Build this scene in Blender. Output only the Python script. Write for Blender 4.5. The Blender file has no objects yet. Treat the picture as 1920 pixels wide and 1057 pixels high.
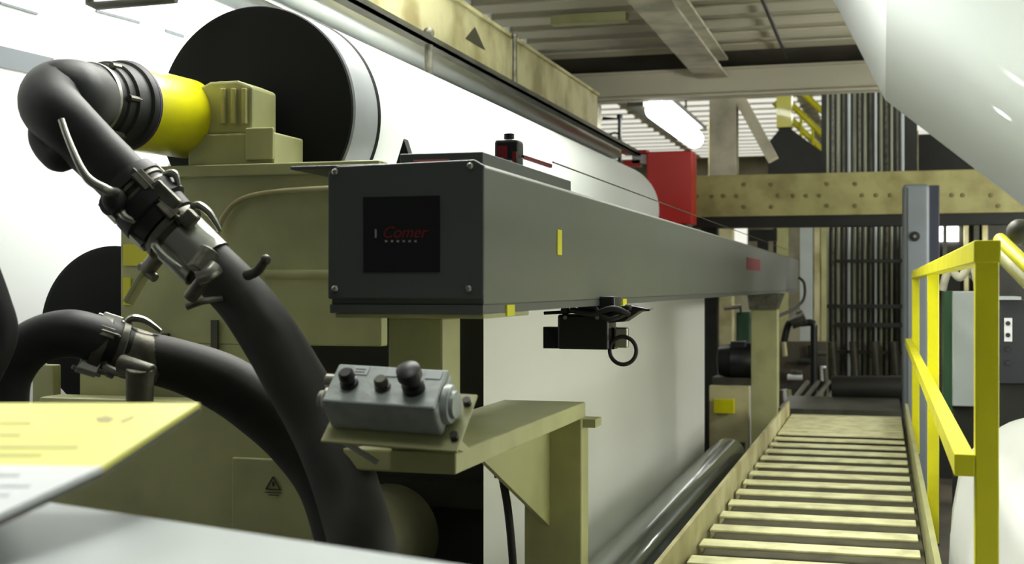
import bpy, bmesh, math, random
from mathutils import Vector, Matrix
random.seed(7)
D = bpy.data
SC = bpy.context.scene
COL = SC.collection
# ------------------------------------------------------------------ camera
F = 2400.0; VPX = 1655.0; HY = 535.0; H = 0.96
PHI = math.atan((VPX-960)/F); CP, SP = math.cos(PHI), math.sin(PHI)
cd = D.cameras.new('camera'); cam = D.objects.new('camera', cd); COL.objects.link(cam)
cd.sensor_width = 36; cd.lens = F/1920*36; cd.shift_y = (HY-528.5)/1920
cam.location = (0, 0, H); cam.rotation_euler = (math.pi/2, 0, PHI)
cd.clip_start = 0.05; cd.clip_end = 300
cd.dof.use_dof = True; cd.dof.focus_distance = 3.8; cd.dof.aperture_fstop = 5.0
SC.camera = cam
# ------------------------------------------------------------------ world and exposure
w = D.worlds.new('hall_air'); SC.world = w; w.use_nodes = True
w.node_tree.nodes['Background'].inputs[0].default_value = (0.93, 1.0, 0.90, 1)
w.node_tree.nodes['Background'].inputs[1].default_value = 0.075
SC.view_settings.view_transform = 'Standard'; SC.view_settings.look = 'None'
SC.view_settings.exposure = 0.0; SC.view_settings.gamma = 1.0
SC.view_settings.use_curve_mapping = False
# ------------------------------------------------------------------ big hall lamps and added fill lights
def area(name, loc, aim, sx, sy, power, col=(1.0, 1.0, 0.93)):
    l = D.lights.new(name, 'AREA'); l.shape = 'RECTANGLE'; l.size = sx; l.size_y = sy
    l.energy = power; l.color = col
    o = D.objects.new(name, l); COL.objects.link(o); o.location = loc
    o.rotation_euler = (Vector(aim)-Vector(loc)).to_track_quat('-Z', 'Y').to_euler()
    return o
def point(name, loc, r, power, col=(1.0, 1.0, 0.93)):
    l = D.lights.new(name, 'POINT'); l.shadow_soft_size = r; l.energy = power; l.color = col
    o = D.objects.new(name, l); COL.objects.link(o); o.location = loc; return o
def spot(name, loc, aim, angle, power, r=0.2, blend=0.6, col=(1.0, 1.0, 0.95)):
    l = D.lights.new(name, 'SPOT'); l.spot_size = math.radians(angle); l.spot_blend = blend; l.energy = power; l.color = col; l.shadow_soft_size = r
    o = D.objects.new(name, l); COL.objects.link(o); o.location = loc
    o.rotation_euler = (Vector(aim)-Vector(loc)).to_track_quat('-Z', 'Y').to_euler(); return o
area('web_strip_fill', (-1.5, 5.8, 3.15), (0.0, 6.2, 2.5), 0.4, 5.0, 110)  # added unseen light, brightens the left strip of the overhead web
area('web_uplight_fill', (1.25, 4.3, 1.05), (0.3, 6.5, 2.3), 0.3, 1.2, 14)  # added out of view, throws light up onto the right web
spot('hall_lamp_foreground', (-0.9, 1.0, 3.6), (-0.8, 1.15, 0.7), 62, 80, 0.35)
area('hall_lamp_hoses', (-1.9, 3.3, 4.4), (-1.9, 3.1, 0), 0.8, 1.0, 32)
area('hall_lamp_over_rolls', (-1.1, 6.8, 4.6), (-2.2, 6.9, 1), 1.0, 5.6, 1000)
area('hall_lamp_right', (3.5, 5.6, 1.15), (-1.2, 5.2, 0.7), 4.5, 0.8, 125)
area('hall_lamp_walkway', (-0.9, 4.6, 4.4), (-0.3, 5.2, 0), 0.6, 3.0, 200)
area('hall_lamp_far', (-3.0, 30.0, 5.1), (-3, 30, 0), 10, 14, 1500)
point('mezzanine_fill', (2.4, 9.6, 1.5), 0.25, 170)  # invented light under the mezzanine, out of view, lifts its ceiling
point('rack_fill', (2.4, 13.6, 1.9), 0.2, 260)  # extra light put in out of view to brighten the tube rack

# ------------------------------------------------------------------ pixel geometry of the frame
def ray(px, py):
    xc = (px-960)/F; zc = -(py-HY)/F
    return Vector((xc*CP-SP, xc*SP+CP, zc))
def at(px, py, Y=None, d=None, X=None, z=None, plane=None):
    r = ray(px, py)
    if d is not None: t = d
    elif Y is not None: t = Y/r.y
    elif X is not None: t = X/r.x
    elif z is not None: t = (z-H)/r.z
    else:
        p, n = plane; t = (Vector(p)-Vector((0, 0, H))).dot(n)/r.dot(n)
    return Vector((0, 0, H))+r*t
# ------------------------------------------------------------------ materials
def mat(name, rgb, rough=0.5, metal=0.0, var=0.0, scale=8.0, bump=0.0, coat=0.0, stretch=None, var_rgb=None, trans=0.0, emit=None, estr=0.0, spec=0.5):
    m = D.materials.new(name); m.use_nodes = True; nt = m.node_tree; N = nt.nodes; L = nt.links
    b = N['Principled BSDF']; c = tuple((v/255.0)**2.2 for v in rgb)+(1,)
    b.inputs['Base Color'].default_value = c; b.inputs['Roughness'].default_value = rough
    b.inputs['Metallic'].default_value = metal; b.inputs['Coat Weight'].default_value = coat
    b.inputs['Specular IOR Level'].default_value = spec
    tc = N.new('ShaderNodeTexCoord'); mp = N.new('ShaderNodeMapping')
    L.new(tc.outputs['Object'], mp.inputs[0])
    if stretch: mp.inputs['Scale'].default_value = stretch
    no = N.new('ShaderNodeTexNoise'); no.inputs['Scale'].default_value = scale; no.inputs['Detail'].default_value = 6
    L.new(mp.outputs[0], no.inputs[0])
    if var > 0 or var_rgb:
        mx = N.new('ShaderNodeMix'); mx.data_type = 'RGBA'
        mx.inputs[6].default_value = c
        v = tuple((q/255.0)**2.2 for q in var_rgb)+(1,) if var_rgb else tuple(q*(1-var) for q in c[:3])+(1,)
        mx.inputs[7].default_value = v
        rp = N.new('ShaderNodeMapRange'); rp.inputs[1].default_value = 0.42; rp.inputs[2].default_value = 0.68
        L.new(no.outputs[0], rp.inputs[0]); L.new(rp.outputs[0], mx.inputs[0]); L.new(mx.outputs[2], b.inputs['Base Color'])
    if bump > 0:
        bp = N.new('ShaderNodeBump'); bp.inputs['Strength'].default_value = bump; bp.inputs['Distance'].default_value = 0.01
        L.new(no.outputs[0], bp.inputs['Height']); L.new(bp.outputs[0], b.inputs['Normal'])
    if emit:
        b.inputs['Emission Color'].default_value = tuple((q/255.0)**2.2 for q in emit)+(1,)
        b.inputs['Emission Strength'].default_value = estr
    if trans > 0:
        tr = N.new('ShaderNodeBsdfTranslucent'); tr.inputs[0].default_value = c
        ms = N.new('ShaderNodeMixShader'); ms.inputs[0].default_value = trans
        L.new(b.outputs[0], ms.inputs[1]); L.new(tr.outputs[0], ms.inputs[2])
        L.new(ms.outputs[0], N['Material Output'].inputs[0])
    return m
CREAM = mat('cream_enamel', (174, 174, 124), 0.42, 0, 0.22, 5, 0.05)
CREAM_OLD = mat('aged_cream_paint', (196, 190, 146), 0.55, 0, 0.5, 4, 0.1, var_rgb=(150, 140, 96))
CONC = mat('pale_dusty_beam_paint', (196, 192, 170), 0.7, 0, 0.45, 3, 0.15)
CEIL = mat('dusty_ceiling_paint', (196, 192, 170), 0.7, 0, 0.25, 0.9, 0.05, stretch=(.4, 1, 1))
CEILD = mat('painted_gap_shade', (70, 66, 54), 0.7, 0, 0.4, 3)
GREYP = mat('grey_scanner_enamel', (94, 97, 90), 0.42, 0, 0.08, 3)
GREYD = mat('dark_grey_panel', (82, 85, 83), 0.45, 0, 0.1, 3)
GREYC = mat('control_box_grey', (158, 166, 162), 0.4, 0.1, 0.2, 30, 0.15)
BLACKG = mat('black_glass', (10, 14, 14), 0.15, 0, 0, 3, coat=0.3)
BLACKP = mat('black_plastic', (26, 28, 28), 0.4, 0, 0.2, 10)
DISC = mat('dark_roll_end_paint', (26, 28, 27), 0.75, 0, 0.2, 3, 0.05, spec=0.2)
RUBBER = mat('black_rubber_hose', (46, 44, 40), 0.68, 0, 0.35, 12, 0.12)
RUBBERD = mat('dark_rubber', (40, 40, 41), 0.6, 0, 0.3, 15, 0.1)
STEEL = mat('brushed_steel', (170, 170, 160), 0.32, 0.9, 0.2, 20, 0.03)
STEELD = mat('weathered_cast_steel', (112, 110, 98), 0.45, 0.6, 0.5, 25, 0.3)
PIPE = mat('bright_steel_tube', (180, 184, 182), 0.3, 0.6, 0.15, 3, stretch=(1, .1, 1))
BAND = mat('grey_roll_shell', (150, 154, 156), 0.5, 0.3, 0.1, 4)
ROLLG = mat('dark_glossy_roll', (120, 130, 124), 0.24, 0.5, 0.35, 3, 0.02, coat=0.4, stretch=(1, .3, 1))
PAPER = mat('white_paper', (246, 248, 246), 0.6, 0, 0.02, 2, trans=0.35)
PAPERG = mat('glossy_coated_paper', (240, 241, 234), 0.45, 0, 0.02, 1.2, trans=0.2)
WEBM = mat('overhead_web_paper', (240, 245, 246), 0.4, 0, 0.02, 1.2, trans=0.25)
HOOD = mat('white_enamel_hood', (248, 250, 250), 0.5, 0, 0.03, 1)
SEAM = mat('grey_seam', (112, 118, 124), 0.6)
YEL = mat('safety_yellow', (232, 226, 30), 0.4, 0, 0.12, 6, 0.03)
YELD = mat('yellow_sleeve', (222, 216, 20), 0.3, 0, 0.12, 5, coat=0.2)
YLAB = mat('yellow_label_print', (238, 236, 110), 0.45, 0, 0.15, 6, stretch=(1, 1, 1))
WLAB = mat('white_label_print', (226, 230, 232), 0.45, 0, 0.08, 6)
INK = mat('dark_ink', (60, 58, 40), 0.6)
REDI = mat('red_ink', (120, 14, 32), 0.5)
REDP = mat('red_enamel', (200, 36, 32), 0.35, 0, 0.1, 4)
PINK = mat('pale_red_plate', (206, 120, 116), 0.5)
COVER = mat('satin_white_cover', (186, 194, 194), 0.3, 0.25, 0.1, 1.5)
BARL = mat('worn_tread_bar', (232, 230, 180), 0.5, 0, 0.2, 9, 0.1, var_rgb=(196, 192, 148))
BARD = mat('dark_walkway_gap', (84, 80, 62), 0.8, 0, 0.4, 9)  # darker colour of the under pan and end bar
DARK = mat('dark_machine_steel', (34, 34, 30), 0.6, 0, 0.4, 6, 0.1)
DARKM = mat('oily_grey_steel', (84, 84, 74), 0.45, 0.4, 0.5, 5, 0.1)
FLOORM = mat('stained_floor', (88, 82, 68), 0.6, 0, 0.5, 1.2, 0.1, var_rgb=(48, 44, 38))
WALLM = mat('far_wall_paint', (150, 146, 122), 0.7, 0, 0.5, 0.8, 0.1, var_rgb=(88, 84, 66))
BLUEG = mat('blue_grey_enamel', (126, 134, 140), 0.45, 0, 0.1, 3)
LGREY = mat('light_grey_enamel', (176, 184, 184), 0.4, 0, 0.15, 3)
GREEN = mat('dark_green_paint', (50, 84, 58), 0.5, 0, 0.2, 6)
GLOW = mat('lamp_diffuser', (255, 255, 255), 0.5, emit=(255, 255, 250), estr=14)
SKYL = mat('skylight_panel', (240, 240, 230), 0.5, emit=(250, 250, 238), estr=0.8)
TEAL = mat('olive_tube', (140, 145, 122), 0.45, 0.3, 0.4, 4, stretch=(1, 1, .3))
BOLTM = mat('painted_bolt', (128, 120, 78), 0.5)
OLIVE = mat('olive_cream_paint', (178, 174, 116), 0.55, 0, 0.4, 4, 0.1, var_rgb=(146, 138, 88))
DOLIVE = mat('shaded_cream_olive', (84, 82, 56), 0.7, 0, 0.4, 5)  # dark olive with the shade of a cream part put into it
REDF = mat('faded_red_label', (124, 44, 50), 0.6)
VIOL = mat('violet_seal', (70, 50, 96), 0.5)

# ------------------------------------------------------------------ mesh helpers
class MB:
    def __init__(s): s.bm = bmesh.new()
    def face(s, pts):
        try: return s.bm.faces.new([s.bm.verts.new(p) for p in pts])
        except ValueError: return None
    def hexa(s, c):     # 8 corners: bottom 4, top 4
        v = [s.bm.verts.new(p) for p in c]
        for f in ((3, 2, 1, 0), (4, 5, 6, 7), (0, 1, 5, 4), (1, 2, 6, 5), (2, 3, 7, 6), (3, 0, 4, 7)):
            s.bm.faces.new([v[i] for i in f])
        return s
    def box(s, a, b, M=None):
        x0, y0, z0 = [min(a[i], b[i]) for i in range(3)]; x1, y1, z1 = [max(a[i], b[i]) for i in range(3)]
        c = [Vector(p) for p in ((x0, y0, z0), (x1, y0, z0), (x1, y1, z0), (x0, y1, z0), (x0, y0, z1), (x1, y0, z1), (x1, y1, z1), (x0, y1, z1))]
        if M: c = [M @ p for p in c]
        return s.hexa(c)
    def bxp(s, x0, y0, x1, y1, Y, t):      # front face in the plane Y, thickness t away from the camera
        ym = (y0+y1)/2; xm = (x0+x1)/2
        return s.box((at(x0, ym, Y=Y).x, Y, at(xm, y1, Y=Y).z), (at(x1, ym, Y=Y).x, Y+t, at(xm, y0, Y=Y).z))
    def prism(s, pts, ext):
        ext = Vector(ext); pts = [Vector(p) for p in pts]; n = len(pts)
        a = [s.bm.verts.new(p) for p in pts]; b = [s.bm.verts.new(p+ext) for p in pts]
        s.bm.faces.new(a[::-1]); s.bm.faces.new(b)
        for i in range(n): s.bm.faces.new((a[i], a[(i+1) % n], b[(i+1) % n], b[i]))
        return s
    def lathe(s, p, ax, prof, n=32, cap=True):
        ax = Vector(ax).normalized(); p = Vector(p)
        u = ax.orthogonal().normalized(); v = ax.cross(u); rings = []
        for t, r in prof:
            rings.append([s.bm.verts.new(p+ax*t+(u*math.cos(k*2*math.pi/n)+v*math.sin(k*2*math.pi/n))*max(r, 1e-4)) for k in range(n)])
        for a, b in zip(rings, rings[1:]):
            for k in range(n): s.bm.faces.new((a[k], a[(k+1) % n], b[(k+1) % n], b[k]))
        if cap: s.bm.faces.new(rings[0][::-1]); s.bm.faces.new(rings[-1])
        return s
    def cyl(s, a, b, r, n=24, r2=None):
        a = Vector(a); b = Vector(b); return s.lathe(a, b-a, [(0, r), ((b-a).length, r if r2 is None else r2)], n)
    def sphere(s, c, r, n=16):
        return s.lathe(Vector(c)-Vector((0, 0, r)), (0, 0, 1), [(r-r*math.cos(math.pi*i/10), r*math.sin(math.pi*i/10)) for i in range(11)], n)
    def tube(s, pts, rad, n=20, sub=8, cap=True):
        P, R = spline(pts, rad, sub); rings = []; prev = None
        for i, p in enumerate(P):
            t = (P[min(i+1, len(P)-1)]-P[max(i-1, 0)]).normalized()
            u = t.orthogonal().normalized() if prev is None else (prev-t*prev.dot(t)).normalized()
            prev = u; v = t.cross(u)
            rings.append([s.bm.verts.new(p+(u*math.cos(k*2*math.pi/n)+v*math.sin(k*2*math.pi/n))*R[i]) for k in range(n)])
        for a, b in zip(rings, rings[1:]):
            for k in range(n): s.bm.faces.new((a[k], a[(k+1) % n], b[(k+1) % n], b[k]))
        if cap: s.bm.faces.new(rings[0][::-1]); s.bm.faces.new(rings[-1])
        return s
    def torus(s, c, ax, R, r, n=40, m=10):
        ax = Vector(ax).normalized(); u = ax.orthogonal().normalized(); v = ax.cross(u); rings = []
        for i in range(n):
            a = 2*math.pi*i/n; dr = u*math.cos(a)+v*math.sin(a); q = Vector(c)+dr*R
            rings.append([s.bm.verts.new(q+dr*r*math.cos(2*math.pi*k/m)+ax*r*math.sin(2*math.pi*k/m)) for k in range(m)])
        for i in range(n):
            a, b = rings[i], rings[(i+1) % n]
            for k in range(m): s.bm.faces.new((a[k], a[(k+1) % m], b[(k+1) % m], b[k]))
        return s
    def bar(s, a, b, w_, h_, up=(0, 0, 1)):
        a = Vector(a); b = Vector(b); t = (b-a).normalized(); sd = t.cross(Vector(up)).normalized(); u = sd.cross(t)
        o = [(-1, -1), (1, -1), (1, 1), (-1, 1)]
        c = [a+sd*x*w_/2+u*y*h_/2 for x, y in o]+[b+sd*x*w_/2+u*y*h_/2 for x, y in o]
        return s.hexa(c)
    def build(s, name, m, parent=None, smooth=False, bevel=0.0, seg=2, sharp=38, **k):
        bmesh.ops.recalc_face_normals(s.bm, faces=s.bm.faces)
        me = D.meshes.new(name); s.bm.to_mesh(me); s.bm.free()
        me.materials.append(m)
        if smooth:
            me.polygons.foreach_set('use_smooth', [True]*len(me.polygons))
            me.set_sharp_from_angle(angle=math.radians(sharp))
        o = D.objects.new(name, me); COL.objects.link(o)
        if bevel:
            bv = o.modifiers.new('bevel', 'BEVEL'); bv.width = bevel; bv.segments = seg; bv.limit_method = 'ANGLE'
        if parent:
            o.parent = parent; o.matrix_parent_inverse = Matrix.Translation(-Vector(parent.location))
        for kk, vv in k.items(): o[kk] = vv
        return o
def spline(pts, rad, sub):
    pts = [Vector(p) for p in pts]; n = len(pts)
    if not isinstance(rad, (list, tuple)): rad = [rad]*n
    if sub <= 1 or n < 3: return pts, list(rad)
    P = []; R = []
    for i in range(n-1):
        p0 = pts[max(i-1, 0)]; p1 = pts[i]; p2 = pts[i+1]; p3 = pts[min(i+2, n-1)]
        for k in range(sub):
            t = k/sub
            P.append(0.5*((2*p1)+(p2-p0)*t+(2*p0-5*p1+4*p2-p3)*t*t+(3*p1-p0-3*p2+p3)*t**3)); R.append(rad[i]*(1-t)+rad[i+1]*t)
    P.append(pts[-1]); R.append(rad[-1]); return P, R
def thing(name, loc, label, cat, group=None):
    o = D.objects.new(name, None); COL.objects.link(o); o.location = loc; o.empty_display_size = 0.1
    o['label'] = label; o['category'] = cat
    if group: o['group'] = group
    bpy.context.view_layer.update(); return o
def tag(o, label, cat, group=None):
    o['label'] = label; o['category'] = cat
    if group: o['group'] = group
    return o
def struct(o): o['kind'] = 'structure'; return o
def text(name, body, size, M, m, parent, ext=0.0005, shear=0.0):
    c = D.curves.new(name, 'FONT'); c.body = body; c.size = size; c.align_x = 'CENTER'; c.align_y = 'CENTER'; c.extrude = ext; c.shear = shear
    t = D.objects.new(name, c); COL.objects.link(t); bpy.context.view_layer.update()
    me = D.meshes.new_from_object(t.evaluated_get(bpy.context.evaluated_depsgraph_get()))
    COL.objects.unlink(t); D.objects.remove(t)
    me.transform(M); me.materials.clear(); me.materials.append(m)
    o = D.objects.new(name, me); COL.objects.link(o)
    if parent: o.parent = parent; o.matrix_parent_inverse = Matrix.Translation(-Vector(parent.location))
    return o
def basis(o, x, y, z):
    M = Matrix.Identity(4)
    for i, v in enumerate((x, y, z)):
        v = Vector(v)
        for j in range(3): M[j][i] = v[j]
    for j in range(3): M[j][3] = Vector(o)[j]
    return M
FACE = lambda p: basis(p, (1, 0, 0), (0, 0, 1), (0, -1, 0))      # text facing the camera side (-Y)

# ================================================================== SETTING
FZ = -1.1
m = MB(); m.box((-14, -3, FZ-0.1), (8, 48, FZ)); struct(m.build('floor', FLOORM))
m = MB(); m.box((-14, 46, FZ), (8, 46.3, 8.2)); struct(m.build('wall_back', WALLM))
m = MB(); m.box((-14.3, 10, FZ), (-14, 46, 8.2)); struct(m.build('wall_left', WALLM))
m = MB(); m.box((5.5, 10, FZ), (5.8, 46, 8.2)); struct(m.build('wall_right', WALLM))
m = MB(); m.box((-14, 14, 5.5), (8, 46, 5.7))
for i in range(20): m.box((-14, 26.0+i*1.0, 5.44), (8, 26.12+i*1.0, 5.5))
struct(m.build('ceiling', CONC))
# mezzanine deck overhead and its girders
CZ = 3.22
m = MB(); m.box((-3.6, 6.2, CZ), (5.0, 12.4, CZ+0.12)); struct(m.build('trim_1', CEIL))
for i in range(10):
    y = 6.6+i*0.52
    m = MB(); m.box((-3.4, y, CZ-0.15), (4.8, y+0.22, CZ)); m.box((-3.4, y-.03, CZ-0.165), (4.8, y+0.24, CZ-.15)); struct(m.build('trim_2', CEIL))
m = MB(); gx = -1.5
m.box((gx-0.14, 5.5, 2.86), (gx+0.14, 11.8, 2.885)); m.box((gx-0.012, 5.5, 2.88), (gx+0.012, 11.8, 3.04)); m.box((gx-0.14, 5.5, 3.02), (gx+0.14, 11.8, 3.045))
struct(m.build('trim_3', CONC))
m = MB(); m.box((-3.0, 11.85, 2.70), (4.8, 11.87, 2.96)); m.box((-3.0, 11.8, 2.70), (4.8, 12.0, 2.72)); m.box((-3.0, 11.8, 2.94), (4.8, 12.0, 2.96))
k_ = MB(); k_.box((-3.3, 12.02, 2.9), (4.9, 12.06, CZ+.1)); struct(k_.build('gap_shade_strip', CEILD))  # dark strip added; its colour stands for the shade above the cross beam
struct(m.build('trim_4', CEIL))
# column standing on the bolted beam, with its diagonal brace
cL = at(1330, 250, Y=12.0).x; cR = at(1380, 250, Y=12.0).x
BZ1 = at(1500, 325, Y=12.0).z; BZ0 = at(1500, 404, Y=12.0).z
t = thing('steel_column', ((cL+cR)/2, 12.1, BZ1), 'grey painted steel column standing on the bolted beam, with a diagonal brace', 'column')
m = MB(); m.box((cL, 12.0, BZ1), (cR, 12.02, 2.70)); m.box((cL, 12.2, BZ1), (cR, 12.22, 2.70)); m.box(((cL+cR)/2-0.01, 12.02, BZ1), ((cL+cR)/2+0.01, 12.2, 2.7)); m.build('shaft', CONC, t)
m = MB(); m.bar(at(1385, 180, Y=12.15), at(1450, 300, Y=12.15), 0.1, 0.17, (0, 1, 0)); m.build('brace', CONC, t)
t = thing('steel_column', (at(1102, 250, Y=13.0).x, 13.1, FZ), 'grey column standing behind the paper roll, left of the hanging lamp', 'column')
m = MB(); m.box((at(1085, 250, Y=13).x, 13.0, FZ), (at(1120, 250, Y=13).x, 13.2, 3.4)); m.build('shaft', CONC, t)
t = thing('steel_column', (at(1352, 600, Y=13.5).x, 13.6, FZ), 'olive column under the bolted beam, seen between web edge and beam support leg', 'column')
m = MB(); m.box((at(1328, 600, Y=13.5).x, 13.5, FZ), (at(1372, 600, Y=13.5).x, 13.75, 2.7)); m.build('shaft', CREAM_OLD, t)

# overhead cream beam with warning sign, rail and shiny tube
t = thing('overhead_beam', (-2.1, 5, 2.14), 'cream overhead beam running above the shiny steel tube, with a triangular sign', 'beam')
m = MB(); m.box((-2.12, 2.0, 2.14), (-2.1, 9.6, 2.41)); m.box((-2.14, 2.0, 2.41), (-2.08, 9.6, 2.43)); m.box((-2.14, 2.0, 2.12), (-2.08, 9.6, 2.14)); m.build('beam_body', CREAM_OLD, t)
m = MB(); m.box((-2.085, 2.0, 2.085), (-2.02, 11.7, 2.10)); m.box((-2.03, 2.0, 2.085), (-2.02, 11.7, 2.125)); m.build('rail', DARKM, t)
p = at(890, 72, X=-2.099)
m = MB(); yy = p.y; m.prism([(-2.1, yy-0.16, p.z-0.03), (-2.1, yy+0.18, p.z-0.03), (-2.1, yy, p.z+0.06)], (0.004, 0, 0)); m.build('warning_sign', INK, t)
for px, r in ((800, 0.02), (962, 0.014)):
    q = at(px, 60, X=-2.05)
    m = MB(); m.cyl((-2.04, q.y, 1.93 if px == 800 else 2.12), (-2.04, q.y, 2.16 if px == 800 else 2.42), r, 12); m.sphere((-2.04, q.y, 2.14 if px == 800 else 2.4), r*1.4); m.build('hanger_rod', STEELD, t, True)
q1 = at(740, 76, X=-2.3)
o = MB(); o.lathe((-2.3, 3.2, q1.z), (0, 1, 0), [(0, .078), (8.0, .078)], 40); o = o.build('steel_tube', PIPE, None, True)
tag(o, 'long shiny steel tube running beneath the cream overhead beam', 'tube')
o = MB(); o.lathe((-2.33, 3.1, q1.z-0.125), (0, 1, 0), [(0, .04), (8.2, .04)], 24); o = o.build('steel_tube', BAND, None, True)
tag(o, 'thin dull grey tube just above the big paper roll', 'tube')

# hood wall at the left
t = thing('dryer_hood', (-3.0, 5, FZ), 'bright white enamelled hood wall with faint seams behind the rolls', 'hood')
m = MB(); m.hexa([(-3.02, 1.5, FZ), (-2.98, 1.5, FZ), (-2.98, 11, FZ), (-3.02, 11, FZ), (-3.02, 1.5, 4.2), (-2.98, 1.5, 4.2), (-2.98, 11, 4.2), (-3.02, 11, 4.2)]); m.build('hood_panel', HOOD, t)
for (a, b, hh) in (((180, 20), (262, 42), .010), ((310, 57), (345, 68), .012), ((-80, 88), (100, 128), .075), ((0, 5), (70, 26), .008)):
    A = at(*a, X=-2.978); B = at(*b, X=-2.978)
    m = MB(); m.bar(A, B, 0.006, hh); m.build('seam_strip', SEAM, t)
m = MB(); a = at(168, -30, Y=3.6); b = at(168, 6, Y=3.6); c = at(182, 11, Y=3.6); d_ = at(330, -2, Y=3.6)
m.tube([a, b, c, d_], 0.014, 12, 1); o = m.build('air_pipe', DARKM, None, True); tag(o, 'thin grey pipe with an elbow at the top left, in front of the white hood', 'pipe')

# ================================================================== ROLLS AND WEBS
RX, RZ = at(478, 212, Y=3.72).x, at(478, 212, Y=3.72).z; RR = 0.345
t = thing('paper_roll', (RX, 3.72, RZ), 'largest roll, wrapped in bright white paper, with a black end disc', 'roll')
m = MB(); m.lathe((RX, 3.72, RZ), (0, 1, 0), [(0, RR-.012), (0.012, RR), (0.22, RR)], 96); m.build('shell_band', BAND, t, True)
m = MB(); m.lathe((RX, 3.705, RZ), (0, 1, 0), [(0, RR-.03), (0.004, RR-.006), (0.012, RR-.002)], 96); m.build('end_disc', DISC, t, True)
m = MB(); m.lathe((RX, 3.915, RZ), (0, 1, 0), [(0, RR+.001), (0.014, RR+.005)], 96); m.build('edge_ring', DISC, t, True)
m = MB(); m.lathe((RX, 3.929, RZ), (0, 1, 0), [(0, RR+.004), (5.466, RR+.004)], 96); m.build('paper_wrap', PAPER, t, True)
m = MB(); m.lathe((RX, 9.39, RZ), (0, 1, 0), [(0, RR-.01), (0.03, RR-.01), (0.03, 0.08), (.5, .08)], 48); m.build('far_end', BAND, t, True)
m = MB(); m.cyl((RX, 3.5, RZ), (RX, 3.72, RZ), 0.07); m.build('journal', STEELD, t, True)
R2X, R2Z = at(210, 620, Y=3.75).x, at(210, 620, Y=3.75).z; R2 = 0.285
t = thing('paper_roll', (R2X, 3.75, R2Z), 'lower roll with a black end disc, half hidden by the cream frame', 'roll')
m = MB(); m.lathe((R2X, 3.75, R2Z), (0, 1, 0), [(0, R2-.02), (0.01, R2), (0.03, R2)], 96); m.build('end_disc', DISC, t, True)
m = MB(); m.lathe((R2X, 3.78, R2Z), (0, 1, 0), [(0, R2), (5.6, R2)], 96); m.build('shell', BAND, t, True)
def sheet(name, path, y0, y1, m_, label, cat='paper web', th=0.0012, sub=1, group=None):
    P, _ = spline([(x, 0, z) for x, z in path], 1, sub)
    mb = MB(); a = []; 
    n = len(P)
    for i, p in enumerate(P):
        tt = (P[min(i+1, n-1)]-P[max(i-1, 0)]).normalized(); nn = Vector((-tt.z, 0, tt.x))*th
        a.append([mb.bm.verts.new(q) for q in (Vector((p.x, y0, p.z)), Vector((p.x, y1, p.z)), Vector((p.x, y1, p.z))+nn, Vector((p.x, y0, p.z))+nn)])
    for u, v in zip(a, a[1:]):
        for k in range(4): mb.bm.faces.new((u[k], u[(k+1) % 4], v[(k+1) % 4], v[k]))
    mb.bm.faces.new(a[0]); mb.bm.faces.new(a[-1][::-1])
    o = mb.build(name, m_, None, True, sharp=22); tag(o, label, cat, group); return o
sheet('paper_web', [(RX-RR-.006, RZ+.02), (R2X-R2-.006, R2Z)], 3.95, 9.3, PAPER, 'white paper web running between the two rolls with black end discs')
WX = -1.215
arc = [(WX-.1+.1*math.cos(a), 1.06+.1*math.sin(a)) for a in [math.pi/2*(1-k/8) for k in range(9)]]
sheet('paper_web', [(RX, RZ-RR-.006)]+[(WX-.12, RZ-RR-.006)]+[(x, z+(RZ-RR-.006-1.16)*(1-(i/8))) for i, (x, z) in enumerate(arc)][1:]+[(WX, .6), (WX, -.28)], 3.87, 9.1, PAPERG, 'pale paper web hanging beneath the long grey scanner beam, down to the dark roll')
GX, GZ, GR = WX+.137, -.28, .133
t = thing('guide_roll', (GX, 2.2, GZ), 'dark glossy guide roll lying beside the walkway at the foot of the web', 'roll')
m = MB(); m.lathe((GX, 2.4, GZ), (0, 1, 0), [(0, GR), (6.95, GR)], 72); m.build('shell', ROLLG, t, True)
for y in (2.2, 9.35): m = MB(); m.cyl((GX, y, GZ), (GX, y+.25, GZ), .05); m.build('journal', STEELD, t, True)
for y in (2.15, 9.55): m = MB(); m.box((GX-.1, y, FZ), (GX+.1, y+.08, GZ+.08)); m.build('bearing_stand', DARK, t)
# far-right overhead web, bending above the walkway and descending to the right
YF = 9.0
e1 = at(1563, 0, Y=YF); e2 = at(1660, 187, Y=YF); e3 = at(1920, 387, Y=YF); e4 = at(2100, 525.5, Y=YF)
e0 = e2+(e1-e2)*1.9
o = sheet('paper_web', [(e0.x, e0.z), (e2.x, e2.z), (e4.x, e4.z)], 1.2, YF, WEBM, 'glossy white paper web passing overhead at the top right, above the yellow railing', th=-0.0012)
o.data.polygons.foreach_set('use_smooth', [False]*len(o.data.polygons))
wn = Vector((e4.z-e2.z, 0, -(e4.x-e2.x))).normalized()
for (px, py) in ((1903, 146), (1880, 213)):
    q = at(px, py, plane=(e2, wn)); spot('web_patch_spot', q-wn*.35+Vector((0, .1, 0)), q, 17, 90, 0.01, 0.25)  # added spots, invented to make the two bright patches on the web
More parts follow.
